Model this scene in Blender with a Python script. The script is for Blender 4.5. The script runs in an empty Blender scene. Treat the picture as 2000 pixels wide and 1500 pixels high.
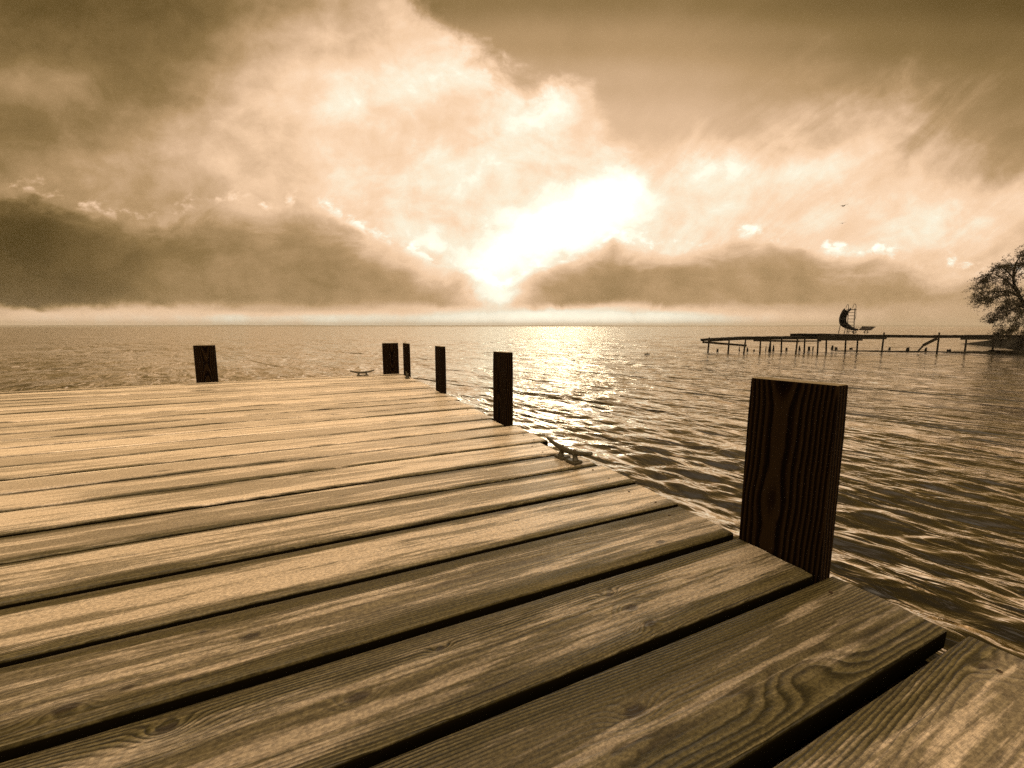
import bpy, math, random
import numpy as np
from mathutils import Vector, noise

sc = bpy.context.scene
COL = sc.collection
rnd = random.Random(11)
rad = math.radians

# ------------------------------------------------------------------ the view
# Dock frame: +X along the boards (to the right edge), +Y along the right edge of the dock (out over the lake).
# z = 0 is the top of the dock, the lake lies 1.1 m below it, the eye is half a metre above the boards.
FPX, W, H = 850.0, 2000.0, 1500.0
PITCH = math.atan(113 / FPX)
YAW = rad(25.45)
EYE = 0.5
LAKE = -1.1
SP, CP, SY, CY = math.sin(PITCH), math.cos(PITCH), math.sin(YAW), math.cos(YAW)

cam = bpy.data.cameras.new('camera')
cam.sensor_width = 36.0
cam.lens = FPX / W * 36.0
cam.clip_start = 0.02
cam.clip_end = 30000
camo = bpy.data.objects.new('camera', cam)
camo.location = (0, 0, EYE)
camo.rotation_euler = (rad(90) - PITCH, 0, -YAW)
COL.objects.link(camo)
sc.camera = camo


def rf(R, F, z=0.0):
    """right/forward distances from the eye -> dock frame"""
    return Vector((R * CY + F * SY, -R * SY + F * CY, z))


def ground(px, py, z=0.0):
    """where the sight line measured in the photograph meets the level z"""
    a, b = (px - 1000) / FPX, (py - 750) / FPX
    D, F = SP + b * CP, CP - b * SP
    t = (EYE - z) / D
    return rf(a * t, F * t, z)


def at(px, py, d):
    """the point of a measured sight line d metres ahead"""
    a, b = (px - 1000) / FPX, (py - 750) / FPX
    D, F = SP + b * CP, CP - b * SP
    t = d / F
    return rf(a * t, d, EYE - D * t)


def ahead(px, py, z):
    b = (py - 750) / FPX
    D, F = SP + b * CP, CP - b * SP
    return F * (EYE - z) / D


# ------------------------------------------------------------------ mesh helpers
class MB:
    def __init__(s):
        s.v, s.f, s.m, s.sm = [], [], [], []

    def add(s, vs, fs, mi=0, smooth=False):
        n = len(s.v)
        s.v += [tuple(p) for p in vs]
        s.f += [tuple(i + n for i in f) for f in fs]
        s.m += [mi] * len(fs)
        s.sm += [smooth] * len(fs)

    def box(s, c, ax, ay, az, mi=0, bev=0.0):
        """a box about c with half axes ax, ay, az (vectors), corners taken off by bev"""
        c, ax, ay, az = Vector(c), Vector(ax), Vector(ay), Vector(az)
        if bev <= 0:
            vs = [c + ax * i + ay * j + az * k for k in (-1, 1) for j in (-1, 1) for i in (-1, 1)]
            s.add(vs, [(0, 2, 3, 1), (4, 5, 7, 6), (0, 1, 5, 4), (2, 6, 7, 3), (0, 4, 6, 2), (1, 3, 7, 5)], mi)
            return
        import bmesh
        bm = bmesh.new()
        vv = [bm.verts.new(c + ax * i + ay * j + az * k) for k in (-1, 1) for j in (-1, 1) for i in (-1, 1)]
        for f in [(0, 2, 3, 1), (4, 5, 7, 6), (0, 1, 5, 4), (2, 6, 7, 3), (0, 4, 6, 2), (1, 3, 7, 5)]:
            bm.faces.new([vv[i] for i in f])
        bmesh.ops.bevel(bm, geom=list(bm.edges), offset=bev, segments=2, profile=0.5, affect='EDGES')
        bm.verts.index_update()
        s.add([v.co[:] for v in bm.verts], [[v.index for v in f.verts] for f in bm.faces], mi)
        bm.free()

    def beam(s, p, q, w, h, mi=0, up=(0, 0, 1), bev=0.0):
        """a squared timber from p to q, w wide, h high"""
        p, q = Vector(p), Vector(q)
        d = (q - p)
        x = d.normalized()
        side = Vector(up).cross(x)
        if side.length < 1e-4:
            side = Vector((1, 0, 0)).cross(x)
        side.normalize()
        u = x.cross(side).normalized()
        s.box((p + q) / 2, d / 2, side * w / 2, u * h / 2, mi, bev)

    def tube(s, pts, r, n=8, mi=0, cap=True):
        pts = [Vector(p) for p in pts]
        rs = r if isinstance(r, (list, tuple)) else [r] * len(pts)
        ref = None
        vs, fs = [], []
        for i, p in enumerate(pts):
            t = (pts[min(i + 1, len(pts) - 1)] - pts[max(i - 1, 0)]).normalized()
            if ref is None:
                ref = t.orthogonal().normalized()
            ref = (ref - t * ref.dot(t))
            ref = ref.normalized() if ref.length > 1e-6 else t.orthogonal().normalized()
            b = t.cross(ref)
            for k in range(n):
                a = 2 * math.pi * k / n
                vs.append(p + (ref * math.cos(a) + b * math.sin(a)) * rs[i])
        for i in range(len(pts) - 1):
            for k in range(n):
                k2 = (k + 1) % n
                fs.append((i * n + k, i * n + k2, (i + 1) * n + k2, (i + 1) * n + k))
        if cap:
            fs.append(tuple(range(n - 1, -1, -1)))
            fs.append(tuple((len(pts) - 1) * n + k for k in range(n)))
        s.add(vs, fs, mi, True)

    def build(s, name, mats, parent=None, loc=None):
        me = bpy.data.meshes.new(name)
        me.from_pydata(s.v, [], s.f)
        for m in (mats if isinstance(mats, (list, tuple)) else [mats]):
            me.materials.append(m)
        me.polygons.foreach_set('material_index', s.m)
        me.polygons.foreach_set('use_smooth', s.sm)
        me.update()
        o = bpy.data.objects.new(name, me)
        COL.objects.link(o)
        if parent:
            o.parent = parent
        if loc is not None:
            o.location = loc
        return o


def tag(o, label=None, cat=None, group=None, kind=None):
    if label:
        o['label'] = label
    if cat:
        o['category'] = cat
    if group:
        o['group'] = group
    if kind:
        o['kind'] = kind
    return o


def empty(name, loc=(0, 0, 0), rz=0.0):
    o = bpy.data.objects.new(name, None)
    o.location = loc
    o.rotation_euler = (0, 0, rz)
    o.empty_display_size = 0.2
    COL.objects.link(o)
    return o


def spline(pts, n=8):
    """Catmull-Rom through pts"""
    P = [Vector(p) for p in pts]
    P = [P[0] * 2 - P[1]] + P + [P[-1] * 2 - P[-2]]
    out = []
    for i in range(1, len(P) - 2):
        for k in range(n):
            t = k / n
            a, b, c, d = P[i - 1], P[i], P[i + 1], P[i + 2]
            out.append(0.5 * ((2 * b) + (c - a) * t + (2 * a - 5 * b + 4 * c - d) * t * t + (3 * b - a - 3 * c + d) * t ** 3))
    out.append(P[-2])
    return out


# ------------------------------------------------------------------ node helpers
class X:
    """a node socket with arithmetic"""
    nt = None

    def __init__(s, sock):
        s.s = sock

    @staticmethod
    def math(op, *a, clamp=False):
        n = X.nt.nodes.new('ShaderNodeMath')
        n.operation = op
        n.use_clamp = clamp
        for i, v in enumerate(a):
            if isinstance(v, X):
                X.nt.links.new(v.s, n.inputs[i])
            else:
                n.inputs[i].default_value = v
        return X(n.outputs[0])

    def __add__(s, o): return X.math('ADD', s, o)
    __radd__ = __add__
    def __sub__(s, o): return X.math('SUBTRACT', s, o)
    def __rsub__(s, o): return X.math('SUBTRACT', o, s)
    def __mul__(s, o): return X.math('MULTIPLY', s, o)
    __rmul__ = __mul__
    def __truediv__(s, o): return X.math('DIVIDE', s, o)
    def __rtruediv__(s, o): return X.math('DIVIDE', o, s)
    def __pow__(s, o): return X.math('POWER', s, o)
    def __neg__(s): return X.math('MULTIPLY', s, -1.0)


def fn(op, *a): return X.math(op, *a)
def clamp01(a): return X.math('ADD', a, 0.0, clamp=True)


def step(a, lo, hi, smooth=True):
    n = X.nt.nodes.new('ShaderNodeMapRange')
    n.interpolation_type = 'SMOOTHSTEP' if smooth else 'LINEAR'
    X.nt.links.new(a.s, n.inputs['Value'])
    n.inputs['From Min'].default_value = lo
    n.inputs['From Max'].default_value = hi
    return X(n.outputs[0])


def mixf(t, a, b):
    n = X.nt.nodes.new('ShaderNodeMix')
    n.data_type = 'FLOAT'
    for k, v in ((0, t), (2, a), (3, b)):
        if isinstance(v, X):
            X.nt.links.new(v.s, n.inputs[k])
        else:
            n.inputs[k].default_value = v
    return X(n.outputs[0])


def mixc(t, a, b, mode='MIX'):
    n = X.nt.nodes.new('ShaderNodeMix')
    n.data_type = 'RGBA'
    n.blend_type = mode
    for k, v in ((0, t), (6, a), (7, b)):
        if isinstance(v, X):
            X.nt.links.new(v.s, n.inputs[k])
        elif k == 0:
            n.inputs[k].default_value = v
        else:
            n.inputs[k].default_value = (*v, 1)
    return X(n.outputs[2])


def vec(x, y, z=0.0):
    n = X.nt.nodes.new('ShaderNodeCombineXYZ')
    for i, v in enumerate((x, y, z)):
        if isinstance(v, X):
            X.nt.links.new(v.s, n.inputs[i])
        else:
            n.inputs[i].default_value = v
    return X(n.outputs[0])


def xyz(v):
    n = X.nt.nodes.new('ShaderNodeSeparateXYZ')
    X.nt.links.new(v.s, n.inputs[0])
    return X(n.outputs[0]), X(n.outputs[1]), X(n.outputs[2])


def nz(v, scale=1.0, detail=3.0, rough=0.5, dist=0.0, col=False, dims='3D'):
    n = X.nt.nodes.new('ShaderNodeTexNoise')
    n.noise_dimensions = dims
    X.nt.links.new(v.s, n.inputs['Vector'])
    n.inputs['Scale'].default_value = scale
    n.inputs['Detail'].default_value = detail
    n.inputs['Roughness'].default_value = rough
    n.inputs['Distortion'].default_value = dist
    return X(n.outputs['Color' if col else 'Fac'])


def voro(v, scale=1.0, feature='F1', out='Distance', rnd_=1.0):
    n = X.nt.nodes.new('ShaderNodeTexVoronoi')
    n.feature = feature
    X.nt.links.new(v.s, n.inputs['Vector'])
    n.inputs['Scale'].default_value = scale
    n.inputs['Randomness'].default_value = rnd_
    return X(n.outputs[out])


def ramp(t, stops, interp='LINEAR'):
    n = X.nt.nodes.new('ShaderNodeValToRGB')
    X.nt.links.new(t.s, n.inputs[0])
    r = n.color_ramp
    r.interpolation = interp
    while len(r.elements) < len(stops):
        r.elements.new(0.5)
    for e, (p, c) in zip(r.elements, stops):
        e.position = p
    for e, (p, c) in zip(r.elements, stops):
        e.color = (*c, 1) if isinstance(c, (tuple, list)) else (c, c, c, 1)
    return X(n.outputs[0])


def attr(name):
    n = X.nt.nodes.new('ShaderNodeAttribute')
    n.attribute_name = name
    return X(n.outputs['Fac'])


def objco():
    return X(X.nt.nodes.new('ShaderNodeTexCoord').outputs['Object'])


def material(name):
    m = bpy.data.materials.new(name)
    m.use_nodes = True
    nt = m.node_tree
    nt.nodes.clear()
    out = nt.nodes.new('ShaderNodeOutputMaterial')
    b = nt.nodes.new('ShaderNodeBsdfPrincipled')
    nt.links.new(b.outputs[0], out.inputs[0])
    X.nt = nt
    return m, b


def put(b, name, v):
    if isinstance(v, X):
        X.nt.links.new(v.s, b.inputs[name])
    elif isinstance(v, tuple):
        b.inputs[name].default_value = (*v, 1)
    else:
        b.inputs[name].default_value = v


def bump(h, dist, strength=1.0, prev=None):
    n = X.nt.nodes.new('ShaderNodeBump')
    n.inputs['Strength'].default_value = strength
    n.inputs['Distance'].default_value = dist
    X.nt.links.new(h.s, n.inputs['Height'])
    if prev is not None:
        X.nt.links.new(prev.s, n.inputs['Normal'])
    return X(n.outputs[0])


def lin(c):
    return tuple(((v / 255) / 12.92 if v / 255 <= 0.04045 else ((v / 255 + 0.055) / 1.055) ** 2.4) for v in c)


# ------------------------------------------------------------------ sky and sun
SUN_AZ = YAW + rad(5.5)      # clockwise from +Y
SUN_EL = rad(13.0)
world = bpy.data.worlds.new('World')
sc.world = world
world.use_nodes = True
nt = world.node_tree
nt.nodes.clear()
X.nt = nt
wout = nt.nodes.new('ShaderNodeOutputWorld')
bg = nt.nodes.new('ShaderNodeBackground')
nt.links.new(bg.outputs[0], wout.inputs[0])
d = X(nt.nodes.new('ShaderNodeTexCoord').outputs['Generated'])
dx, dy, dz = xyz(d)
dR = dx * CY - dy * SY            # towards the right of the lake view
dF = dx * SY + dy * CY            # out over the lake
hor = fn('SQRT', dR * dR + dF * dF + 1e-6)
az0 = fn('ARCTAN2', dR, dF)       # azimuth from the lake view, radians
caz = fn('MAXIMUM', dF / hor, 0.45)
ty0 = dz / hor / caz              # height on an upright cloud wall
tx0 = fn('TANGENT', fn('MINIMUM', fn('MAXIMUM', az0, -1.2), 1.2))

# clouds are torn by turbulence: warp the lookup
pv = vec(tx0, ty0, 0.0)
w1 = nz(vec(tx0 * 1.0, ty0 * 1.5, 3.1), 2.6, 6, 0.55, 0.3, col=True)
w1x, w1y, _ = xyz(w1)
w2 = nz(vec(tx0 * 1.0, ty0 * 1.3, 9.7), 8.0, 5, 0.6, 0.4, col=True)
w2x, w2y, _ = xyz(w2)
hi = step(ty0, 0.02, 0.16)
az = az0 + (w1x - 0.5) * 0.12 + (w2x - 0.5) * 0.11
ty = ty0 + ((w1y - 0.5) * 0.085 + (w2y - 0.5) * 0.08) * (hi * 0.85 + 0.15)

ROWS = [
 (0,   [(0,.33),(200,.33),(300,.34),(400,.40),(500,.46),(600,.54),(750,.70),(850,.72),(1000,.72),(1200,.70),(1500,.62),(1800,.55),(2000,.48)]),
 (80,  [(0,.37),(200,.40),(320,.37),(400,.44),(500,.56),(600,.66),(700,.74),(800,.82),(900,.82),(1000,.78),(1200,.72),(1500,.64),(1800,.56),(2000,.48)]),
 (160, [(0,.48),(120,.48),(220,.44),(320,.42),(420,.55),(500,.66),(600,.74),(700,.83),(850,.90),(1000,.90),(1100,.84),(1200,.74),(1500,.66),(1800,.60),(2000,.50)]),
 (240, [(0,.40),(150,.44),(300,.56),(400,.66),(500,.74),(650,.86),(780,.80),(860,.74),(950,.82),(1050,.94),(1150,.86),(1250,.78),(1400,.78),(1550,.72),(1700,.68),(1850,.60),(2000,.52)]),
 (320, [(0,.46),(150,.54),(300,.64),(500,.70),(650,.80),(800,.86),(950,.90),(1050,.86),(1150,.86),(1250,.88),(1350,.92),(1450,.95),(1600,.88),(1750,.78),(1900,.66),(2000,.60)]),
 (385, [(0,0.55),(150,0.56),(300,0.6),(450,0.66),(600,0.72),(750,0.86),(850,0.855),(950,0.845),(1050,0.905),(1120,1.1),(1200,1.12),(1270,0.925),(1350,0.895),(1500,0.875),(1650,0.815),(1800,0.84),(2000,0.77)]),
 (430, [(0,0.56),(150,0.56),(300,0.62),(450,0.68),(600,0.75),(750,0.86),(850,0.925),(925,0.845),(1000,1.01),(1080,1.32),(1160,1.35),(1230,1.01),(1300,0.915),(1450,0.885),(1600,0.815),(1750,0.82),(2000,0.74)]),
 (470, [(0,0.52),(150,0.55),(300,0.62),(450,0.67),(600,0.73),(750,0.83),(850,0.965),(915,0.865),(970,1.1),(1040,1.35),(1110,1.3),(1180,0.975),(1250,0.925),(1350,0.905),(1450,0.875),(1600,0.805),(1750,0.84),(2000,0.75)]),
 (505, [(0,0.5),(150,0.54),(300,0.6),(600,0.7),(800,0.82),(880,0.845),(960,1.12),(1030,1.12),(1120,0.925),(1250,0.915),(1350,0.895),(1500,0.845),(1650,0.86),(1800,0.8),(2000,0.72)]),
 (540, [(0,.50),(300,.58),(600,.66),(800,.74),(900,.82),(980,1.02),(1050,.92),(1200,.88),(1400,.86),(1600,.80),(1800,.74),(2000,.68)]),
 (578, [(0,.44),(150,.46),(300,.50),(500,.56),(700,.62),(900,.68),(980,.84),(1050,.72),(1150,.68),(1300,.66),(1450,.65),(1600,.65),(1800,.64),(2000,.62)]),
 (602, [(0,.70),(150,.72),(300,.76),(450,.70),(600,.70),(800,.80),(950,.90),(1100,.96),(1250,.90),(1400,.78),(1600,.67),(1800,.65),(2000,.62)]),
 (622, [(0,.79),(150,.83),(350,.89),(600,.94),(800,.99),(1000,1.08),(1150,1.12),(1300,1.02),(1450,.92),(1550,.80),(1700,.67),(1850,.64),(2000,.62)]),
]


def to_az(px, py):
    a, b = (px - 1000) / FPX, (py - 750) / FPX
    return math.atan2(a, CP - b * SP)


def to_ty(py):
    b = (py - 750) / FPX
    return -(SP + b * CP) / (CP - b * SP)


LS = 1.6
tpos = az / (2 * math.pi) + 0.5
Lum = None
prev_t = None
for py, st in reversed(ROWS):        # from the horizon upwards
    stops = [(0.0, 0.40 / LS), (0.26, 0.42 / LS)]
    stops += [((to_az(px, py) / (2 * math.pi)) + 0.5, v / LS) for px, v in st]
    stops += [(0.74, 0.42 / LS), (1.0, 0.40 / LS)]
    r = ramp(tpos, stops, 'CARDINAL')
    t = to_ty(py)
    Lum = r if Lum is None else mixf(step(ty, prev_t, t), Lum, r)
    prev_t = t
Lum = Lum * LS


def curve(pts, val):
    st = [((to_az(px, py) / (2 * math.pi)) + 0.5, val(py)) for px, py in pts]
    return ramp(tpos0, st, 'CARDINAL')


tpos0 = az0 / (2 * math.pi) + 0.5
sx = tx0 * 0.80 + ty0 * 0.60
sy2 = ty0 * 0.80 - tx0 * 0.60
streak = nz(vec(sx * 1.1, sy2 * 3.0, 1.7), 2.4, 8, 0.58, 0.9)
fine = nz(vec(tx0, ty0 * 1.25, 4.4), 11.0, 9, 0.62, 0.35)
bill = nz(vec(tx0 * 1.0, ty0 * 1.35, 5.5), 4.2, 9, 0.60, 0.3)
rightish = step(az0, 0.12, 0.42)

# smooth high grey veil to the right, above the torn edge of the lit cloud
grey = ramp(clamp01(ty0), [(0.0, 0.78), (to_ty(330), 0.75), (to_ty(240), 0.69), (to_ty(160), 0.625), (to_ty(80), 0.54), (to_ty(0), 0.44), (1.0, 0.36)], 'EASE')
grey = grey * mixf(step(az0, 0.30, 0.85), 1.0, 0.70)
E2 = curve([(560, -260), (700, -120), (800, -40), (850, 10), (890, 65), (940, 108), (1000, 160), (1060, 170), (1120, 172), (1165, 195), (1192, 270), (1240, 312), (1320, 290), (1420, 268), (1500, 225), (1580, 178), (1660, 178), (1740, 205), (1840, 225), (1930, 230), (2000, 245), (2200, 270)], to_ty)
ragged = mixf(rightish, (bill - 0.5) * 0.20 + (fine - 0.5) * 0.16, (streak - 0.5) * 0.34 + (fine - 0.5) * 0.12)
soft = mixf(rightish, 0.045, 0.095)
m2 = clamp01((E2 + ragged - ty0) / soft * 0.5 + 0.5)
m2 = m2 * m2 * (3.0 - 2.0 * m2)
Lum = mixf(m2, grey * 1.05, Lum * 1.05)
det = mixf(rightish, bill * 0.55 + fine * 0.45, streak * 0.65 + fine * 0.35) - 0.5
Lum = Lum * (1.0 + det * (0.22 + 0.66 * m2) * hi)

# the dark bank lying along the horizon, its top torn and lit
E1 = curve([(0, 372), (70, 374), (130, 390), (210, 410), (300, 416), (360, 400), (430, 397), (510, 418), (570, 410), (630, 420), (690, 442), (750, 466), (810, 494), (870, 518), (925, 536), (962, 556), (983, 563), (1004, 548), (1030, 526), (1080, 508), (1130, 494), (1178, 474), (1205, 464), (1235, 482), (1310, 488), (1390, 480), (1450, 464), (1520, 470), (1610, 490), (1750, 500), (1900, 530), (2000, 540)], to_ty)
puff = nz(vec(tx0, ty0 * 1.5, 8.8), 17.0, 7, 0.6, 0.2)
e1 = E1 + (bill - 0.5) * 0.11 + (puff - 0.5) * 0.075 + 0.002
dd1 = e1 - ty0
m1 = step(dd1, -0.012, 0.024)
bankL = ramp(tpos0, [((to_az(px, 520) / (2 * math.pi)) + 0.5, v) for px, v in [(-400, .30), (0, .25), (150, .31), (300, .45), (500, .53), (650, .57), (800, .65), (900, .72), (980, .86), (1050, .66), (1150, .58), (1250, .58), (1400, .60), (1550, .60), (1700, .625), (1850, .62), (2000, .60), (2400, .5)]], 'CARDINAL')
bankL = bankL * (1.0 + (bill - 0.5) * 0.50 + (fine - 0.5) * 0.30) + step(dd1, 0.085, 0.0) * 0.12
wisp = nz(vec(tx0 * 1.0, ty0 * 1.0, 6.1), 9.0, 7, 0.62, 0.6)
lay = nz(vec(tx0 * 0.9, ty0 * 1.9, 12.2), 5.5, 8, 0.6, 0.5)
m1b = step(E1 + (lay - 0.5) * 0.18 - ty0, 0.010, 0.065)
bankL = bankL * (1.06 - m1b * 0.16) + (1.0 - step(lay, 0.40, 0.62)) * 0.05
low = step(ty0 + (wisp - 0.5) * 0.06, to_ty(608), to_ty(584))
Lum = mixf(m1 * low, Lum, bankL)
rimw = fn('EXPONENT', dd1 * dd1 * -5200.0)
Lum = Lum * (1.0 + (wisp - 0.5) * 0.34 * (1.0 - low) - 0.03 * (1.0 - low))
Lum = Lum + rimw * low * step(puff, 0.46, 0.66) * 0.24
# unseen overhead and behind: sky brightened there to throw added light on the boards
el = fn('ARCTAN2', dz, hor)
over = step(el, 0.95, 1.3)
back = step(dF / hor, 0.05, -0.45) * step(el, 0.10, 0.40)
Lum = mixf(back, Lum, 0.94)
Lum = mixf(over, Lum, 0.90)
# below the horizon (never seen: lake): keep dull
L01 = clamp01(Lum)
tone = ramp(L01, [
    (0.00, (0.0, 0.0, 0.0)),
    (0.22, lin((70, 54, 16))),
    (0.33, lin((101, 80, 42))),
    (0.45, lin((139, 112, 70))),
    (0.58, lin((184, 150, 108))),
    (0.70, lin((219, 183, 146))),
    (0.79, lin((246, 208, 170))),
    (0.86, lin((254, 219, 184))),
    (0.94, lin((255, 238, 210))),
    (1.00, lin((255, 249, 226)))], 'LINEAR')
hot = fn('MAXIMUM', Lum - 0.97, 0.0)
hotc = mixc(1.0, (1.0, 0.93, 0.78), vec(hot * 2.2, hot * 2.2, hot * 2.2), 'MULTIPLY')
base = mixc(1.0, tone, hotc, 'ADD')
# clear sky above the cloud: a daylight sky toned to the same brown, adds light from overhead only
skyt = nt.nodes.new('ShaderNodeTexSky')
skyt.sky_type = 'NISHITA'
skyt.sun_disc = False
skyt.sun_elevation = SUN_EL
skyt.sun_rotation = SUN_AZ
bw = nt.nodes.new('ShaderNodeRGBToBW')
nt.links.new(skyt.outputs[0], bw.inputs[0])
up = X(bw.outputs[0]) * step(el, 0.72, 1.1) * 0.10
upc = mixc(1.0, (1.0, 0.80, 0.55), vec(up, up, up), 'MULTIPLY')
sky_fill = step(el, 1.0, 1.35) * 1.0 + back * 2.3  # added fill from the unseen zenith and rear sky
sky_fillc = mixc(1.0, (1.0, 0.80, 0.56), vec(sky_fill, sky_fill, sky_fill), 'MULTIPLY')
total = mixc(1.0, mixc(1.0, base, upc, 'ADD'), sky_fillc, 'ADD')
nt.links.new(total.s, bg.inputs[0])
bg.inputs[1].default_value = 1.0
try:
    world.cycles.sampling_method = 'MANUAL'
    world.cycles.sample_map_resolution = 1024
except Exception:
    pass

sl = bpy.data.lights.new('sun', 'SUN')
sl.energy = 0.14
sl.angle = rad(10)
sl.color = (1.0, 0.82, 0.58)
so = bpy.data.objects.new('sun', sl)
sv = Vector((math.sin(SUN_AZ) * math.cos(SUN_EL), math.cos(SUN_AZ) * math.cos(SUN_EL), math.sin(SUN_EL)))
so.rotation_euler = sv.to_track_quat('Z', 'Y').to_euler()
so.location = sv * 50
COL.objects.link(so)


# ------------------------------------------------------------------ materials
KNOTS = [(490, 1245, .011, .024), (130, 1385, .010, .015), (325, 1420, .009, .012), (700, 1358, .010, .014), (1190, 1160, .007, .012),
         (1232, 1185, .010, .014), (1268, 1215, .008, .012), (1240, 1390, .012, .013), (395, 1237, .004, .003), (365, 1330, .004, .003),
         (1920, 1305, .007, .005), (1290, 1060, .009, .013), (455, 1080, .004, .003), (860, 1265, .006, .010), (1010, 1015, .005, .004), (250, 1345, .006, .008)]


def ring_wood(along, across, pid, knots=True, freq=250.0, yy=None, du_=0.42, cs=0.34):
    """growth rings of a flat-sawn board: (ring 0..1, fibres, knot mask, radius)"""
    ua = along + pid * 17.3
    d0 = nz(vec(ua * du_, pid * 9.1, 0.0), 1.0, 2, 0.45) * 0.10 + 0.004
    c0 = (nz(vec(ua * 0.35, pid * 5.7, 4.0), 1.0, 2, 0.5) - 0.5) * cs
    wob = (nz(vec(ua * 3.0, across * 16.0, pid * 3.0), 1.0, 4, 0.55) - 0.5) * 0.007 + (nz(vec(ua * 30.0, across * 60.0, pid), 1.0, 2, 0.5) - 0.5) * 0.0018
    q = across - c0
    r = fn('SQRT', q * q + d0 * d0) + wob
    kn = None
    if knots:
        kv = vec(ua * 2.1, across * 6.5, pid * 31.0)
        kd = voro(kv, 1.0, 'F1', 'Distance', 1.0)
        near = step(kd, 0.42, 0.0)
        r = r + near * near * 0.024
        kn = step(kd, 0.10, 0.03)
        if yy is not None:
            for px, py, sz, am in KNOTS:
                k = ground(px, py)
                du, dv_ = (along - k.x) * 0.5, yy - k.y
                e = fn('SQRT', du * du + dv_ * dv_)
                w_ = step(e, sz * 3.6, 0.0)
                r = r + w_ * w_ * am
                kn = fn('MAXIMUM', kn, step(e + wob * 0.5, sz * 1.0, sz * 0.45))
    else:
        kn = clamp01(pid * 0.0)
    ph = r * freq
    fr = ph - fn('FLOOR', ph)
    ring = step(fr, 0.0, 0.65) * step(fr, 1.0, 0.78)
    fib = nz(vec(ua * 9.0, across * 420.0, pid * 3.0), 1.0, 3, 0.6)
    return ring, fib, kn, r


# the dock boards: grey weathered softwood, pale with frost in the middle, damp and dark along the edges
M_DECK, b = material('weathered_board')
co = objco()
cx, cy, cz = xyz(co)
pid, acr, wid, rime_light = attr('board'), attr('across'), attr('half_width'), attr('rime_light')
ring, fib, kn, rr = ring_wood(cx, acr, pid, yy=cy)
rmask = step(nz(vec(cx * 1.3 + pid * 5.0, acr * 14.0, pid * 7.0), 1.0, 3, 0.55), 0.36, 0.62) * 0.80 + 0.20
ring = 0.55 + (ring - 0.55) * rmask * (1.0 - rime_light * 0.45)
edge = wid - fn('ABSOLUTE', acr)                       # metres from the board's long edge
big = nz(vec(cx * 1.7 + pid * 11.0, cy * 24.0, pid), 1.0, 5, 0.62)
mid = nz(vec(cx * 6.0 + pid * 3.0, cy * 40.0, pid), 1.0, 4, 0.6)
damp = step(edge + (rime_light - 0.62) * 0.055 + (big - 0.5) * 0.095 + (mid - 0.5) * 0.035 + (ring - 0.5) * 0.010, 0.030, 0.007)
blot = step(big * 0.6 + nz(vec(cx * 6.0, cy * 75.0, 7.0), 1.0, 5, 0.65) * 0.4 + (pid - 0.5) * 0.10, 0.56, 0.47)
side = step(cz, -0.0035, -0.007)
frost = (1.0 - side) * clamp01((1.0 - damp * 0.92) * (1.0 - blot * mixf(rime_light, 1.0, 0.45)) * (rime_light * 0.88 + 0.12))
streak_ = nz(vec(cx * 2.5 + pid * 3.0, acr * 190.0, pid), 1.0, 3, 0.6)
grain = ring * 0.40 + fib * 0.34 + (streak_ - 0.5) * 0.60 + 0.15
wood = ramp(grain, [(0.15, (0.006, 0.0042, 0.0008)), (0.42, (0.030, 0.0225, 0.0055)), (0.70, (0.090, 0.069, 0.026)), (1.0, (0.21, 0.162, 0.078))])
pale = ramp(grain, [(0.02, (0.32, 0.228, 0.125)), (0.26, (0.56, 0.415, 0.258)), (0.9, (0.76, 0.585, 0.425))])
speck = nz(vec(cx, cy, cz), 420.0, 2, 0.7)
grit = nz(vec(cx * 1.0, cy * 1.6, cz), 150.0, 3, 0.7)
col = mixc(frost, wood, pale)
col = mixc(kn * 0.85, col, (0.022, 0.014, 0.007))
tint = (0.86 + pid * 0.15) * (0.72 + step(rime_light, 0.1, 0.6) * 0.28)  # low values also darken near boards: dimmer foreground light put into the colour
col = mixc(1.0, col, vec(tint, tint, tint), 'MULTIPLY')
g2 = step(grit, 0.30, 0.72) * 0.75 + 0.60
col = mixc(1.0, col, vec(g2, g2, g2), 'MULTIPLY')
ice = step(speck, 0.70, 0.78) * frost
col = mixc(ice * 0.6, col, (0.75, 0.66, 0.52))
col = mixc(side, col, (0.004, 0.0028, 0.0010))  # shade between the boards painted near-black onto their sides
crack = nz(vec(cx * 3.0 + pid * 7.0, cy * 130.0, pid), 1.0, 2, 0.5)
crk = step(crack, 0.73, 0.77)
col = mixc(crk * 0.85, col, (0.012, 0.008, 0.004))
put(b, 'Base Color', col)
put(b, 'Roughness', 0.44 - frost * 0.04 - ice * 0.2)
put(b, 'IOR', 1.6)
put(b, 'Specular IOR Level', (0.12 + frost * 0.5) * (1.0 - side))
put(b, 'Sheen Weight', frost * 1.0)
put(b, 'Coat Weight', frost * 0.5)
put(b, 'Coat Roughness', 0.36)
put(b, 'Coat IOR', 1.6)
put(b, 'Sheen Tint', (1.0, 0.82, 0.58))
b.inputs['Sheen Roughness'].default_value = 0.32
hgt = fn('MULTIPLY', streak_ - 0.5, 0.8) + ring * (1.1 - frost * 0.98) + fib * 0.38 + grit * 0.30 - crk * 2.0 - kn * 0.8 + ice * 0.4 + mid * 0.5
put(b, 'Normal', bump(hgt, 0.0016, 1.0))

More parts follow.
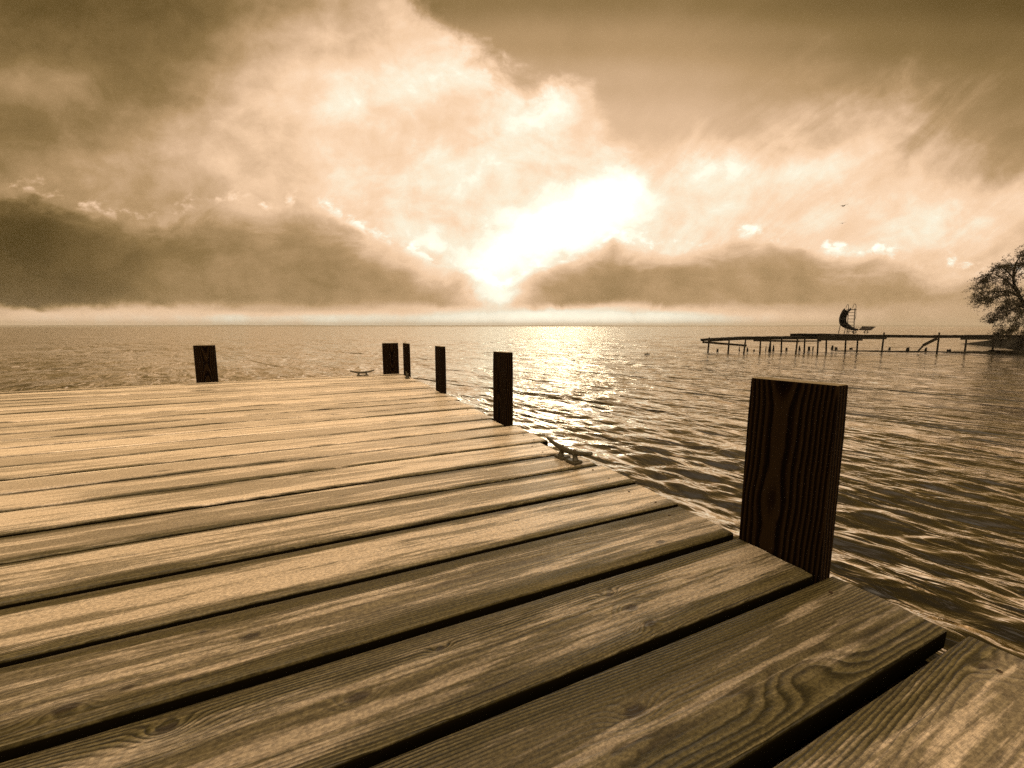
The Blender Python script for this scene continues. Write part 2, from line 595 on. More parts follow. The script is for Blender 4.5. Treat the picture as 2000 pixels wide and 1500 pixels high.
# upright timbers: dark wet-looking pressure treated wood
def post_mat(name, along, dark=1.0):
    m, b = material(name)
    co = objco()
    cx, cy, cz = xyz(co)
    oi = X(X.nt.nodes.new('ShaderNodeObjectInfo').outputs['Random'])
    u = {'z': cz, 'x': cx, 'y': cy}[along]
    a = {'z': cx + cy, 'x': cy + cz, 'y': cx + cz}[along]
    ring, fib, kn, rr = ring_wood(u * 1.0, a, oi, False, 120.0, None, 2.4, 0.10)
    g = ring * 0.7 + fib * 0.3
    c = ramp(g, [(0.1, (0.0016 * dark, 0.0007 * dark, 0.0003 * dark)), (0.5, (0.0042 * dark, 0.0018 * dark, 0.0006 * dark)), (0.85, (0.0125 * dark, 0.0066 * dark, 0.0022 * dark)), (1.0, (0.018 * dark, 0.0098 * dark, 0.0034 * dark))])
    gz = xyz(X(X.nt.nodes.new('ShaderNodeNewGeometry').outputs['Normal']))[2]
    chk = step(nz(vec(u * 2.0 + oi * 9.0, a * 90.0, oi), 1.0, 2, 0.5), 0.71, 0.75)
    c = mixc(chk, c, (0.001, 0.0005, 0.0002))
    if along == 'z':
        c = mixc(step(gz, 0.5, 0.9), c, (0.16, 0.12, 0.068))  # paler end grain, with sky light on the top painted in
    put(b, 'Base Color', c)
    put(b, 'Roughness', 0.85)
    put(b, 'Specular IOR Level', 0.02)
    put(b, 'Normal', bump(ring * 0.7 + fib * 0.5, 0.0012, 1.0))
    return m


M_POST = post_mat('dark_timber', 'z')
M_JOIST = post_mat('joist_timber', 'y', 0.3)


def plain(name, c, rough=0.6, metal=0.0, var=0.25, scale=30.0, bmp=0.0, spec=0.3):
    m, b = material(name)
    co = objco()
    n = nz(co, scale, 4, 0.6)
    n2 = nz(co, scale * 6, 3, 0.6)
    k = 1.0 - var + (n * 0.65 + n2 * 0.35) * 2 * var
    put(b, 'Base Color', mixc(1.0, c, vec(k, k, k), 'MULTIPLY'))
    put(b, 'Roughness', clamp01(rough + (n - 0.5) * 0.25))
    put(b, 'Metallic', metal)
    put(b, 'Specular IOR Level', spec)
    if bmp:
        put(b, 'Normal', bump(n * 0.6 + n2 * 0.4, bmp, 1.0))
    return m


M_GALV = plain('galvanised_iron', (0.034, 0.026, 0.011), 0.5, 0.15, 0.35, 45.0, 0.0012)
M_NAIL = plain('rusty_nail', (0.05, 0.03, 0.015), 0.5, 0.6)
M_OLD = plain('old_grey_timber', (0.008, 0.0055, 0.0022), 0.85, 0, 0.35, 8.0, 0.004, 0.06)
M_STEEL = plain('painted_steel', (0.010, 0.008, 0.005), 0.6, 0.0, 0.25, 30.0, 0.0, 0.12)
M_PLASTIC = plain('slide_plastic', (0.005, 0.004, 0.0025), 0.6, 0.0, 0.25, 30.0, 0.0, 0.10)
M_BARK = plain('willow_bark', (0.010, 0.007, 0.003), 0.9, 0, 0.4, 18.0, 0.01, 0.06)
M_LEAF = plain('willow_leaf', (0.022, 0.016, 0.004), 0.75, 0, 0.45, 2.0, 0.0, 0.10)
M_STONE = plain('shore_stone', (0.008, 0.006, 0.0025), 0.9, 0, 0.4, 6.0, 0.02, 0.05)
M_FEATHER = plain('gull_feather', (0.16, 0.15, 0.13), 0.7)
M_DUCK = plain('duck_feather', (0.035, 0.028, 0.02), 0.6)
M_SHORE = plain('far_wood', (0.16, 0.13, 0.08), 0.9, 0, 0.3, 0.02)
M_BED = plain('lake_mud', (0.03, 0.024, 0.014), 0.9, 0, 0.3, 2.0)

# ------------------------------------------------------------------ the dock
dock = tag(empty('dock', (0, 0, 0)), 'weathered timber dock of frosty boards in the foreground, edged by upright dark planks and cleats', 'dock')
GAPS = [-0.69, -0.50, -0.31, -0.118, 0.083, 0.278, 0.475, 0.667, 0.860, 1.051, 1.250, 1.425, 1.617, 1.790, 1.958, 2.145, 2.315,
        2.487, 2.650, 2.820, 2.990, 3.153, 3.305, 3.465, 3.628, 3.778, 3.938, 4.094, 4.238, 4.382, 4.545, 4.665]
ENDS = {2: .935, 3: .94, 4: .955, 5: .945, 6: .915, 7: .925, 8: .944, 9: .953, 10: .946, 11: .905, 12: .952, 13: .948, 14: .893, 15: .916}
GW = [.020, .018, .020, .018, .016, .024, .021, .022, .021, .021, .019, .022, .018, .021, .022, .016, .022,
      .017, .022, .020, .018, .023, .018, .023, .022, .018, .023, .021, .020, .022, .021, .020]
TH = 0.036
LEFT = -5.2


def fnoise(x, y, z=0.0):
    return noise.noise(Vector((x, y, z)))


dv, df, dm, dsm = [], [], [], []
A_b, A_a, A_w, A_r = [], [], [], []
RIME_LIGHT = {2: .3, 3: .12, 4: .46, 5: .24, 6: .25, 7: .38, 8: .50, 9: .58, 10: .66, 11: .74, 12: .80}  # barer wood on near boards, plus foreground dimming painted into their colour
for i in range(len(GAPS) - 1):
    y0 = GAPS[i] + GW[i] / 2
    y1 = GAPS[i + 1] - GW[i + 1] / 2
    yc, hw = (y0 + y1) / 2, (y1 - y0) / 2
    end = ENDS.get(i, 0.938 + rnd.uniform(-0.012, 0.012))
    pidv = (i * 0.6180339) % 1.0
    # along stations: close together where they lie near
    us = []
    u = end
    while u > LEFT:
        us.append(u)
        u -= 0.016 if i < 16 else 0.035
        if u < -2.5:
            u -= 0.15
    us.append(LEFT)
    n_in = 7
    cup = rnd.uniform(-0.0012, 0.0016)
    lift = rnd.uniform(-0.0015, 0.0015)
    base_n = len(dv)
    prof_n = None
    amp = 0.0022
    for k, u in enumerate(us):
        e0 = y0 + amp * (fnoise(u * 2.3, i * 3.7) * 0.9 + fnoise(u * 11, i * 5.1) * 0.35 + fnoise(u * 45, i * 2.2) * 0.16)
        e1 = y1 + amp * (fnoise(u * 2.3, i * 3.7 + 50) * 0.9 + fnoise(u * 11, i * 5.1 + 50) * 0.35 + fnoise(u * 45, i * 2.2 + 50) * 0.16)
        zz = lift + 0.0018 * fnoise(u * 1.1, i * 9.1)
        pr = [(e0 + 0.001, -TH), (e0, -0.008), (e0 + 0.0006, -0.0022), (e0 + 0.0024, -0.0004)]
        for j in range(n_in):
            t = (j + 1) / (n_in + 1)
            y = e0 + 0.0024 + (e1 - e0 - 0.0048) * t
            pr.append((y, cup * (1 - (2 * t - 1) ** 2)))
        pr += [(e1 - 0.0024, -0.0004), (e1 - 0.0006, -0.0022), (e1, -0.008), (e1 - 0.001, -TH)]
        prof_n = len(pr)
        for (y, z) in pr:
            uu = u
            if k == 0:      # ragged, worn board end
                uu = u + 0.005 * fnoise(y * 30, i * 4.4) + 0.003 * fnoise(y * 130, i * 1.4)
            elif k == 1:
                uu = u + 0.008
            zd = 0.0
            if k == 0 and z > -TH:
                zd = -0.004 - 0.002 * fnoise(y * 60, i)
            dv.append((uu, y, z + zz + zd))
            A_b.append(pidv)
            A_a.append(y - yc)
            A_w.append(hw)
            A_r.append(RIME_LIGHT.get(i, 0.8 + 0.2 * ((i * 0.37) % 1.0)))
    for k in range(len(us) - 1):
        for j in range(prof_n):
            j2 = (j + 1) % prof_n
            a = base_n + k * prof_n
            df.append((a + j, a + j2, a + prof_n + j2, a + prof_n + j))
            dm.append(0)
            dsm.append(j not in (prof_n - 1, prof_n - 2, 0, 1, prof_n - 3))
    df.append(tuple(base_n + j for j in range(prof_n - 1, -1, -1)))
    df.append(tuple(base_n + (len(us) - 1) * prof_n + j for j in range(prof_n)))
    dm += [0, 0]
    dsm += [False, False]
    # two nails near the right end and at each joist
    for ju in (0.875,):
        for t in (-0.55, 0.5):
            cxn = ju + rnd.uniform(-0.012, 0.012) - (0.94 - end if ju > 0.5 else 0)
            cyn = yc + hw * t + rnd.uniform(-0.012, 0.012)
            if ju > 0.5 and any(lo - 0.02 < cyn < hi2 + 0.02 for lo, hi2 in ((0.485, 0.668), (1.96, 2.15), (3.13, 3.30), (4.32, 4.52))):
                continue
            if rnd.random() < 0.15:
                continue
            nb = len(dv)
            rN = 0.0036
            for q in range(8):
                aN = q * math.pi / 4
                dv.append((cxn + rN * math.cos(aN), cyn + rN * math.sin(aN), lift + cup * 0.5 - 0.004))
            for q in range(8):
                aN = q * math.pi / 4
                dv.append((cxn + rN * math.cos(aN), cyn + rN * math.sin(aN), lift + max(cup, 0) + 0.0010))
            dv.append((cxn, cyn, lift + max(cup, 0) + 0.0014))
            A_b += [0.0] * 17
            A_a += [0.0] * 17
            A_w += [0.0] * 17
            A_r += [0.0] * 17
            for q in range(8):
                q2 = (q + 1) % 8
                df.append((nb + q, nb + q2, nb + 8 + q2, nb + 8 + q))
                df.append((nb + 8 + q, nb + 8 + q2, nb + 16))
                dm += [1, 1]
                dsm += [False, False]
me = bpy.data.meshes.new('decking')
me.from_pydata(dv, [], df)
me.materials.append(M_DECK)
me.materials.append(M_NAIL)
me.polygons.foreach_set('material_index', dm)
me.polygons.foreach_set('use_smooth', dsm)
for nm, arr in (('board', A_b), ('across', A_a), ('half_width', A_w), ('rime_light', A_r)):
    at_ = me.attributes.new(nm, 'FLOAT', 'POINT')
    at_.data.foreach_set('value', arr)
me.update()
deck = bpy.data.objects.new('decking', me)
COL.objects.link(deck)
deck.parent = dock

for ju in (0.875, 0.79, 0.70, -0.05, -1.0, -1.95, -2.9, -3.85, -4.9):  # second and third joists added to hide glints of lit water through gaps
    m = MB()
    m.box((ju, 1.98, -TH - 0.100), (0.019, 0, 0), (0, 2.66, 0), (0, 0, 0.092), 0, 0.003)
    m.build('joist', M_JOIST, dock)
for ju in (4.2, 2.4, 0.6):
    m = MB()
    m.box((-2.1, ju, -TH - 0.30), (2.95, 0, 0), (0, 0.045, 0), (0, 0, 0.09), 0, 0.003)
    m.build('cross_beam', M_JOIST, dock)
    for px in (-1.9, -4.5):
        m = MB()
        m.tube([(px, ju + 0.14, -TH - 0.2), (px + 0.01, ju + 0.14, -2.3)], 0.09, 14)
        m.build('piling', M_POST, dock)


def board_post(name, c, hx, hy, top, lean=(0, 0), tilt=0.0):
    """an upright two-inch plank, standing in the lake bed beside the dock frame"""
    m = MB()
    import bmesh
    bm = bmesh.new()
    zs = [-2.3, -1.2, -0.5, 0.0, top * 0.4, top * 0.75, top]
    rings = []
    for z in zs:
        r = []
        for (sx_, sy_) in ((-1, -1), (1, -1), (1, 1), (-1, 1)):
            zz = z
            if z == top:
                zz = z + tilt * (sx_ if hx > hy else sy_)
            r.append(bm.verts.new((sx_ * hx + lean[0] * z, sy_ * hy + lean[1] * z, zz)))
        rings.append(r)
    for a, b2 in zip(rings, rings[1:]):
        for k in range(4):
            bm.faces.new((a[k], a[(k + 1) % 4], b2[(k + 1) % 4], b2[k]))
    bm.faces.new(rings[-1])
    bm.faces.new(rings[0][::-1])
    ed = [e for e in bm.edges if abs(e.verts[0].co.z - e.verts[1].co.z) > 0.01 or all(v.co.z > top - 0.02 for v in e.verts)]
    bmesh.ops.bevel(bm, geom=ed, offset=0.004, segments=2, profile=0.5, affect='EDGES')
    bm.verts.index_update()
    m.add([v.co[:] for v in bm.verts], [[v.index for v in f.verts] for f in bm.faces])
    bm.free()
    return m.build(name, M_POST, dock, c)


def cap_label(o, s):
    o['label'] = s
    return o


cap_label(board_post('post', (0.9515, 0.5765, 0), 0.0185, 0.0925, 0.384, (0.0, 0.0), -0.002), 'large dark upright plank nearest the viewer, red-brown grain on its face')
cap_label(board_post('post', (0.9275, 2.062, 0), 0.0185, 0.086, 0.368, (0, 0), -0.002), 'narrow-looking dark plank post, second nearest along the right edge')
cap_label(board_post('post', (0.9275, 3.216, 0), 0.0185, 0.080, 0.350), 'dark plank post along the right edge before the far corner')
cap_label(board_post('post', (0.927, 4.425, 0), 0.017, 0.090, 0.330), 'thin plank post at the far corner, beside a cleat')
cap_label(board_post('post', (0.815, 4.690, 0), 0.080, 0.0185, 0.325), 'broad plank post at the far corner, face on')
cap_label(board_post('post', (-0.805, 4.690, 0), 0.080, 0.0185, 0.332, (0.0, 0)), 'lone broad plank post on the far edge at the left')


def make_cleat(loc, rz, L=0.25):
    c = empty('cleat', loc, rz)
    c.parent = dock
    s = L / 0.25
    # base: two feet joined by a bridge with an opening under the horn
    m = MB()
    for sgn in (-1, 1):
        m.box((sgn * 0.034 * s, 0, 0.006 * s), (0.026 * s, 0, 0), (0, 0.021 * s, 0), (0, 0, 0.006 * s), 0, 0.004 * s)
        pts = [Vector((sgn * (0.036 + 0.006 * (1 - t)) * s, 0, (0.009 + 0.030 * t) * s)) for t in (0, .2, .5, .8, 1)]
        m.tube(pts, [0.015 * s, 0.0105 * s, 0.0090 * s, 0.0095 * s, 0.0115 * s], 12)
    m.box((0, 0, 0.004 * s), (0.020 * s, 0, 0), (0, 0.013 * s, 0), (0, 0, 0.0038 * s), 0, 0.003 * s)
    m.build('base', M_GALV, c)
    m = MB()
    pts, rs = [], []
    for k in range(25):
        t = -1 + 2 * k / 24
        pts.append(Vector((t * 0.125 * s, 0, (0.037 + 0.021 * abs(t) ** 2.0) * s)))
        rs.append((0.0105 - 0.0040 * abs(t) ** 1.5) * s)
    m.tube(pts, rs, 12)
    m.build('horn', M_GALV, c)
    for sgn in (-1, 1):
        m = MB()
        m.tube([(sgn * 0.036 * s, 0, 0.041 * s), (sgn * 0.036 * s, 0, 0.0510 * s)], 0.0062 * s, 6)
        m.build('bolt', M_NAIL, c)
    return c


cap_label(make_cleat((0.868, 1.335, 0.001), rad(97), 0.25), 'pale galvanised cleat on the right edge, nearest the viewer')
cap_label(make_cleat((0.880, 4.20, 0.001), rad(83), 0.23), 'small dark cleat on the right edge at the far corner')
cap_label(make_cleat((0.515, 4.60, 0.001), rad(3), 0.235), 'dark cleat side-on upon the far edge')

# ------------------------------------------------------------------ the lake
M_WATER, b = material('lake_water')
co = objco()
cx, cy, cz = xyz(co)
WDIR = YAW - rad(49) + rad(12)         # crests run this way (clockwise from +Y)
cr, pr_ = (math.sin(WDIR), math.cos(WDIR)), (math.cos(WDIR), -math.sin(WDIR))
al = cx * cr[0] + cy * cr[1]
ac = cx * pr_[0] + cy * pr_[1]
def crest(v, sc_, det, seed):
    n = nz(v, sc_, det, 0.5, 0.4)
    r = 1.0 - fn('ABSOLUTE', n * 2.0 - 1.0) * 1.6
    return r * 0.6 + n * 0.5


h1 = crest(vec(al * 0.36, ac * 1.0, 0.0), 6.5, 4, 0)
h2 = crest(vec(al * 0.40, ac * 1.0, 5.0), 1.7, 3, 1)
put(b, 'Base Color', (0.006, 0.0045, 0.002))
put(b, 'IOR', 1.333)
put(b, 'Roughness', attr('calm'))
h3 = crest(vec(al * 0.33, ac * 1.0, 9.0), 0.60, 3, 1)
fw = attr('fine')
h4 = crest(vec(al * 0.30, ac * 1.0, 13.0), 0.20, 3, 1)
bn = bump(h2 * fw, 0.17, 0.9, bump(h3 * fw, 0.46, 0.9, bump(h4 * fw, 0.70, 0.9)))
wn = bump(h1 * (fw * 0.35 + 0.65), 0.024, 0.9, bn)
put(b, 'Normal', wn)
gl = X.nt.nodes.new('ShaderNodeBsdfGlossy')
gl.inputs['Color'].default_value = (1.0, 0.94, 0.84, 1)
X.nt.links.new(attr('calm').s, gl.inputs['Roughness'])
X.nt.links.new(wn.s, gl.inputs['Normal'])
lw = X.nt.nodes.new('ShaderNodeLayerWeight')
lw.inputs['Blend'].default_value = 0.5
X.nt.links.new(wn.s, lw.inputs['Normal'])
fc = X(lw.outputs['Facing'])
mx = X.nt.nodes.new('ShaderNodeMixShader')
X.nt.links.new((step(fc, 0.28, 0.85) * 0.98).s, mx.inputs[0])
X.nt.links.new(b.outputs[0], mx.inputs[1])
X.nt.links.new(gl.outputs[0], mx.inputs[2])
outn = [n for n in X.nt.nodes if n.type == 'OUTPUT_MATERIAL'][0]
X.nt.links.new(mx.outputs[0], outn.inputs[0])

NA = 1150
th = np.linspace(-1, 1, NA, endpoint=False)
angs = math.pi * (0.36 * th + 0.64 * th ** 3)        # dense ahead, sparse behind
rads = [0.35]
while rads[-1] < 90:
    rads.append(rads[-1] * 1.0062)
while rads[-1] < 3100:
    rads.append(rads[-1] * 1.05)
rads = np.array(rads)
NR = len(rads)
RR, AA = np.meshgrid(rads, angs, indexing='ij')
ctr = (0.6, -0.4)
heading = YAW
PX = ctr[0] + RR * np.sin(AA + heading)
PY = ctr[1] + RR * np.cos(AA + heading)
Z = np.zeros_like(PX)
lost = np.zeros_like(PX)
rg = np.random.default_rng(5)
NW = 64
lam = np.exp(np.linspace(math.log(0.11), math.log(3.2), NW))
gust = 0.75 + 0.5 * np.sin(PX * 0.31 + 1.3 * np.sin(PY * 0.23)) * np.sin(PY * 0.27 + 0.8)
for l in lam:
    sp = 0.62 if l < 0.6 else 0.38
    ang = WDIR + math.pi / 2 + rg.normal(0, sp)
    k = 2 * math.pi / l
    slope = 0.0240 * ((0.75 if l < 0.3 else 0.55) + 1.0 * math.exp(-(math.log(l / 0.36) / 0.6) ** 2)) * (1.0 if l < 1.2 else 0.8)
    amp = slope / k * rg.uniform(0.6, 1.4)
    ph = rg.uniform(0, 6.28)
    spacing = RR * 0.0062 * 1.0
    fade = np.clip((l / spacing - 3.0) / 4.0, 0, 1)
    lost += (1 - fade) * slope ** 2 / 2
    arg = k * (PX * math.sin(ang) + PY * math.cos(ang)) + ph
    arg = arg + 0.35 * np.sin(0.21 * k * (PX * math.cos(ang) - PY * math.sin(ang)) + ph * 1.7)
    sn = np.sin(arg)
    Z += fade * amp * (sn + 0.33 * np.cos(2 * arg))
Z *= np.where(RR > 60, np.clip((400 - RR) / 340, 0, 1), 1) * gust
Z += LAKE
nv = NR * NA
verts = np.empty((nv + 1, 3))
verts[:nv, 0], verts[:nv, 1], verts[:nv, 2] = PX.ravel(), PY.ravel(), Z.ravel()
verts[nv] = (ctr[0], ctr[1], LAKE)
ii, jj = np.meshgrid(np.arange(NR - 1), np.arange(NA), indexing='ij')
j2 = (jj + 1) % NA
quads = np.stack([ii * NA + jj, (ii + 1) * NA + jj, (ii + 1) * NA + j2, ii * NA + j2], -1).reshape(-1, 4)[:, ::-1]
jt = np.arange(NA)
tris = np.stack([jt, (jt + 1) % NA, np.full(NA, nv)], -1)
me = bpy.data.meshes.new('lake')
nq, ntr = len(quads), len(tris)
me.vertices.add(nv + 1)
me.vertices.foreach_set('co', verts.ravel())
me.loops.add(nq * 4 + ntr * 3)
me.loops.foreach_set('vertex_index', np.concatenate([quads.ravel(), tris[:, ::-1].ravel()]).astype(np.int32))
me.polygons.add(nq + ntr)
me.polygons.foreach_set('loop_start', np.concatenate([np.arange(nq) * 4, nq * 4 + np.arange(ntr) * 3]).astype(np.int32))
me.update(calc_edges=True)
me.validate()
me.polygons.foreach_set('use_smooth', np.ones(len(me.polygons), dtype=bool))
calm = np.clip(0.30 * lost ** 0.25, 0.03, 0.10)
at_ = me.attributes.new('calm', 'FLOAT', 'POINT')
at_.data.foreach_set('value', np.append(calm.ravel(), 0.04).astype(np.float32))
at_ = me.attributes.new('fine', 'FLOAT', 'POINT')
at_.data.foreach_set('value', np.append(np.clip((RR.ravel() - 2.5) / 9.0, 0.12, 1.0), 0.12).astype(np.float32))
me.materials.append(M_WATER)
lake = bpy.data.objects.new('lake', me)
tag(lake, kind='structure')
COL.objects.link(lake)

# low wooded land across the lake
m = MB()
NS = 420
vs, fs = [], []
for k in range(NS + 1):
    a = -math.pi + 2 * math.pi * k / NS
    dist = 2700
    hgt_ = 4.0 + 3.0 * (noise.noise(Vector((k * 0.05, 1.0, 0))) + 0.6 * noise.noise(Vector((k * 0.23, 7.0, 0))) + 0.25 * noise.noise(Vector((k * 0.8, 3.0, 0)))) + 3.0 * math.exp(-((a + 0.45) / 0.35) ** 2)
    hgt_ = max(hgt_, 3.0)
    for dd, z in ((0, LAKE - 1), (15, hgt_ * 0.8), (60, hgt_), (150, hgt_ * 0.7), (200, LAKE - 1)):
        p = rf((dist + dd) * math.sin(a), (dist + dd) * math.cos(a))
        vs.append((p.x, p.y, z))
for k in range(NS):
    for j in range(4):
        fs.append((k * 5 + j, (k + 1) * 5 + j, (k + 1) * 5 + j + 1, k * 5 + j + 1))
m.add(vs, fs, 0, True)
tag(m.build('hills', M_SHORE), kind='structure')

# ------------------------------------------------------------------ the old pier on the right
PD = 26.2                                   # metres ahead of the eye
pier = tag(empty('pier', rf(17.0, PD, LAKE)), 'long black rickety old pier on thin posts reaching out from the right shore', 'pier')


def pbuild(m, name, mat, label=None):
    o = m.build(name, mat)
    for v in o.data.vertices:
        v.co -= pier.location
    o.parent = pier
    if label:
        o['label'] = label
    return o


RIGHT = rf(1, 0)
AWAY = rf(0, 1)


def slab(m, x0, yt0, x1, yt1, thick, depth, d=PD, plank=True):
    """a walkway between two measured points of its near top edge"""
    p, q = at(x0, yt0, d), at(x1, yt1, d)
    L = (q - p).length
    n = max(1, int(L / 0.16)) if plank else 1
    for k in range(n):
        a, b2 = p.lerp(q, k / n), p.lerp(q, (k + 0.94) / n)
        c = (a + b2) / 2 + AWAY * (depth / 2 + rnd.uniform(-0.03, 0.03))
        c.z += rnd.uniform(-0.012, 0.012) - 0.02
        m.box(c, (b2 - a) / 2, AWAY * depth / 2, (0, 0, 0.02))
    for dd in (0.06, depth - 0.06):
        a, b2 = p + AWAY * dd, q + AWAY * dd
        a.z -= 0.045 + thick / 2
        b2.z -= 0.045 + thick / 2
        m.beam(a, b2, 0.05, thick)


m = MB()
slab(m, 1384, 662.4, 1458, 658.5, 0.11, 1.15)
slab(m, 1458, 658.3, 1599, 656.8, 0.13, 1.15)
slab(m, 1599, 656.6, 1684, 657.4, 0.10, 1.15)
slab(m, 1684, 654.2, 1765, 654.6, 0.11, 1.15)
slab(m, 1765, 654.6, 1838, 655.4, 0.11, 1.15)
slab(m, 1838, 655.4, 1944, 654.8, 0.11, 1.15)
slab(m, 1944, 654.8, 2075, 655.2, 0.11, 1.15)
slab(m, 2075, 655.2, 2230, 657, 0.11, 1.15)
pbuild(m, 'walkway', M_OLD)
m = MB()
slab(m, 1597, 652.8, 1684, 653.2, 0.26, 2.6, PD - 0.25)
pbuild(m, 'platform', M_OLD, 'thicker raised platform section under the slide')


def beam_px(x0, y0, x1, y1, w, h, d0, d1, name='stringer', mat=M_OLD):
    m = MB()
    m.beam(at(x0, y0, d0), at(x1, y1, d1), w, h)
    return pbuild(m, name, mat)


beam_px(1372, 668.0, 1458, 675.0, 0.09, 0.12, PD - 0.15, PD - 0.6)['label'] = 'stringer that has slipped down at the pier end'
beam_px(1472, 664.9, 1561, 666.6, 0.07, 0.11, PD - 0.1, PD - 0.1)
beam_px(1549, 666.3, 1603, 666.0, 0.07, 0.075, PD - 0.12, PD - 0.12)
beam_px(1597, 663.6, 1684, 664.0, 0.07, 0.09, PD - 0.3, PD - 0.3)
beam_px(1681, 660.2, 1731, 660.4, 0.07, 0.13, PD - 0.1, PD - 0.1)
beam_px(1877, 661.4, 1948, 661.6, 0.07, 0.13, PD - 0.1, PD - 0.1)
beam_px(1500, 661.5, 1545, 662.0, 0.06, 0.07, PD + 1.1, PD + 1.1)


def pole(xt, yt, xb, yb, r=0.045):
    d0 = ahead(xb, yb, LAKE)
    if d0 > PD + 1.2:
        d0 = PD + 1.05
    else:
        d0 = PD - 0.12
    top = at(xt, yt, d0)
    bot = at(xb, yb, d0)
    bot.z = LAKE
    m = MB()
    dn = bot + (bot - top).normalized() * 0.9
    m.tube([top, top.lerp(bot, 0.5), bot, dn], [r * 0.9, r, r * 1.05, r * 1.1], 9)
    return pbuild(m, 'post', M_OLD)


for p in [(1385.5, 658.8, 1382.5, 689), (1424.5, 659, 1422, 689), (1457.2, 656.9, 1452.5, 693), (1485.6, 664, 1484, 690),
          (1526.8, 661, 1526, 684), (1558.5, 655.2, 1554.3, 690), (1572, 660, 1571, 683), (1598, 662, 1596.6, 689),
          (1614, 660, 1614, 682), (1652.2, 660, 1651, 683), (1675.5, 660, 1673.5, 687), (1727, 649.3, 1722.3, 687),
          (1834.8, 649.3, 1830, 688), (1888, 660, 1884, 690), (1942.5, 651.3, 1938, 689), (2010, 651, 2008, 689), (2080, 652, 2079, 689)]:
    pole(*p)
m = MB()
m.beam(at(1830, 661.0, PD - 0.2), at(1803, 674.5, PD - 0.25), 0.05, 0.16)
m.beam(at(1805, 673.0, PD - 0.25), at(1792, 687.0, PD - 0.3), 0.05, 0.075)
pbuild(m, 'broken_brace', M_OLD, 'broken board slanting down from the pier to the water')

# ------------------------------------------------------------------ playground slide on the platform
PXM = PD / FPX * 0.995                     # metres per measured photo pixel at the pier
base_z = at(1640, 652.4, PD).z
sbase = at(1580 + 820 * 0.09, 652.4, PD + 0.6)
sbase.z = base_z + 0.005
slide = tag(empty('slide', sbase, -YAW), 'black curved water slide with ladder and looped handrails standing on the pier platform', 'slide')
SU = 0.09 * PXM * 1.02


def S(zx, zy, y=0.0):
    return Vector(((zx - 820) * SU + y * 0.75, y, (1022 - zy) * SU))


path = spline([S(806, 512, 0.00), S(766, 560, 0.20), S(730, 650, 0.42), S(724, 750, 0.62), S(754, 830, 0.78), S(830, 895, 0.88), S(910, 930, 0.88), S(985, 945, 0.82), S(1062, 948, 0.74)], 8)
m = MB()
prof = [(-0.25, 0.20), (-0.235, 0.03), (-0.17, -0.035), (0.0, -0.055), (0.17, -0.035), (0.235, 0.03), (0.25, 0.20)]
prof_in = [(x * 0.94, y + 0.018) for x, y in reversed(prof)]
pp = prof + prof_in
npf = len(pp)
vs, fs = [], []
for i, p in enumerate(path):
    t = (path[min(i + 1, len(path) - 1)] - path[max(i - 1, 0)]).normalized()
    turn = max(0.0, min(1.0, (i / (len(path) - 1) - 0.45) / 0.35))
    turn = turn * turn * (3 - 2 * turn) * math.pi / 2
    sd = Vector((math.cos(turn), -math.sin(turn), 0))
    sd = (sd - t * sd.dot(t)).normalized()
    u_ = sd.cross(t).normalized()
    k_ = i / (len(path) - 1)
    wsc = 0.74 - 0.30 * max(0.0, (k_ - 0.45) / 0.55)
    for (a, bb) in pp:
        vs.append(p + sd * a * wsc + u_ * bb * wsc)
for i in range(len(path) - 1):
    for k in range(npf):
        k2 = (k + 1) % npf
        fs.append((i * npf + k, i * npf + k2, (i + 1) * npf + k2, (i + 1) * npf + k))
fs.append(tuple(range(npf - 1, -1, -1)))
fs.append(tuple((len(path) - 1) * npf + k for k in range(npf)))
m.add(vs, fs, 0, True)
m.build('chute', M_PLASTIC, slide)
m = MB()
m.box(S(868, 505, -0.06), (0.19, 0, 0), (0, 0.16, 0), (0, 0, 0.018), 0, 0.004)
m.build('top_step', M_PLASTIC, slide)
lad = MB()
lad.tube([S(800, 480, -0.2), S(812, 760, -0.32), S(822, 1022, -0.42)], 0.022, 8)
lad.tube([S(938, 480, -0.2), S(950, 760, -0.32), S(970, 1022, -0.42)], 0.022, 8)
for k, y in enumerate((570, 637, 704, 770, 836, 905, 966)):
    t = (y - 480) / 542
    lad.tube([S(800 + 22 * t, y, -0.2 - 0.22 * t), S(938 + 32 * t, y, -0.2 - 0.22 * t)], 0.015, 6)
lad.build('ladder', M_STEEL, slide)
for pts in ([S(745, 480, 0.05), S(757, 425, 0.0), S(780, 392, -0.05), S(797, 425, -0.14), S(802, 500, -0.21)],
            [S(893, 480, 0.05), S(902, 415, 0.0), S(928, 384, -0.05), S(955, 415, -0.14), S(962, 500, -0.2), S(974, 640, -0.24), S(962, 720, -0.28)]):
    m = MB()
    m.tube(spline(pts, 6), 0.014, 6)
    m.build('handrail', M_STEEL, slide)
for pts in ([S(664, 800, 0.5), S(636, 1022, 0.55)], [S(782, 880, 0.2), S(764, 1022, 0.15)], [S(862, 925, 0.45), S(866, 1022, 0.48)], [S(968, 945, 0.1), S(976, 1022, 0.08)]):
    m = MB()
    m.tube(pts, 0.020, 7)
    m.build('leg', M_STEEL, slide)

# bench beside it, seen from behind
bb_ = at(1580 + 1200 * 0.09, 652.8, PD + 0.35)
bb_.z = base_z + 0.004
bench = tag(empty('bench', bb_, -YAW), 'black slatted park bench with curved iron legs beside the slide on the pier', 'bench')


def B(zx, zy, y=0.0):
    return Vector(((zx - 1205) * SU, y, (1022 - zy) * SU))


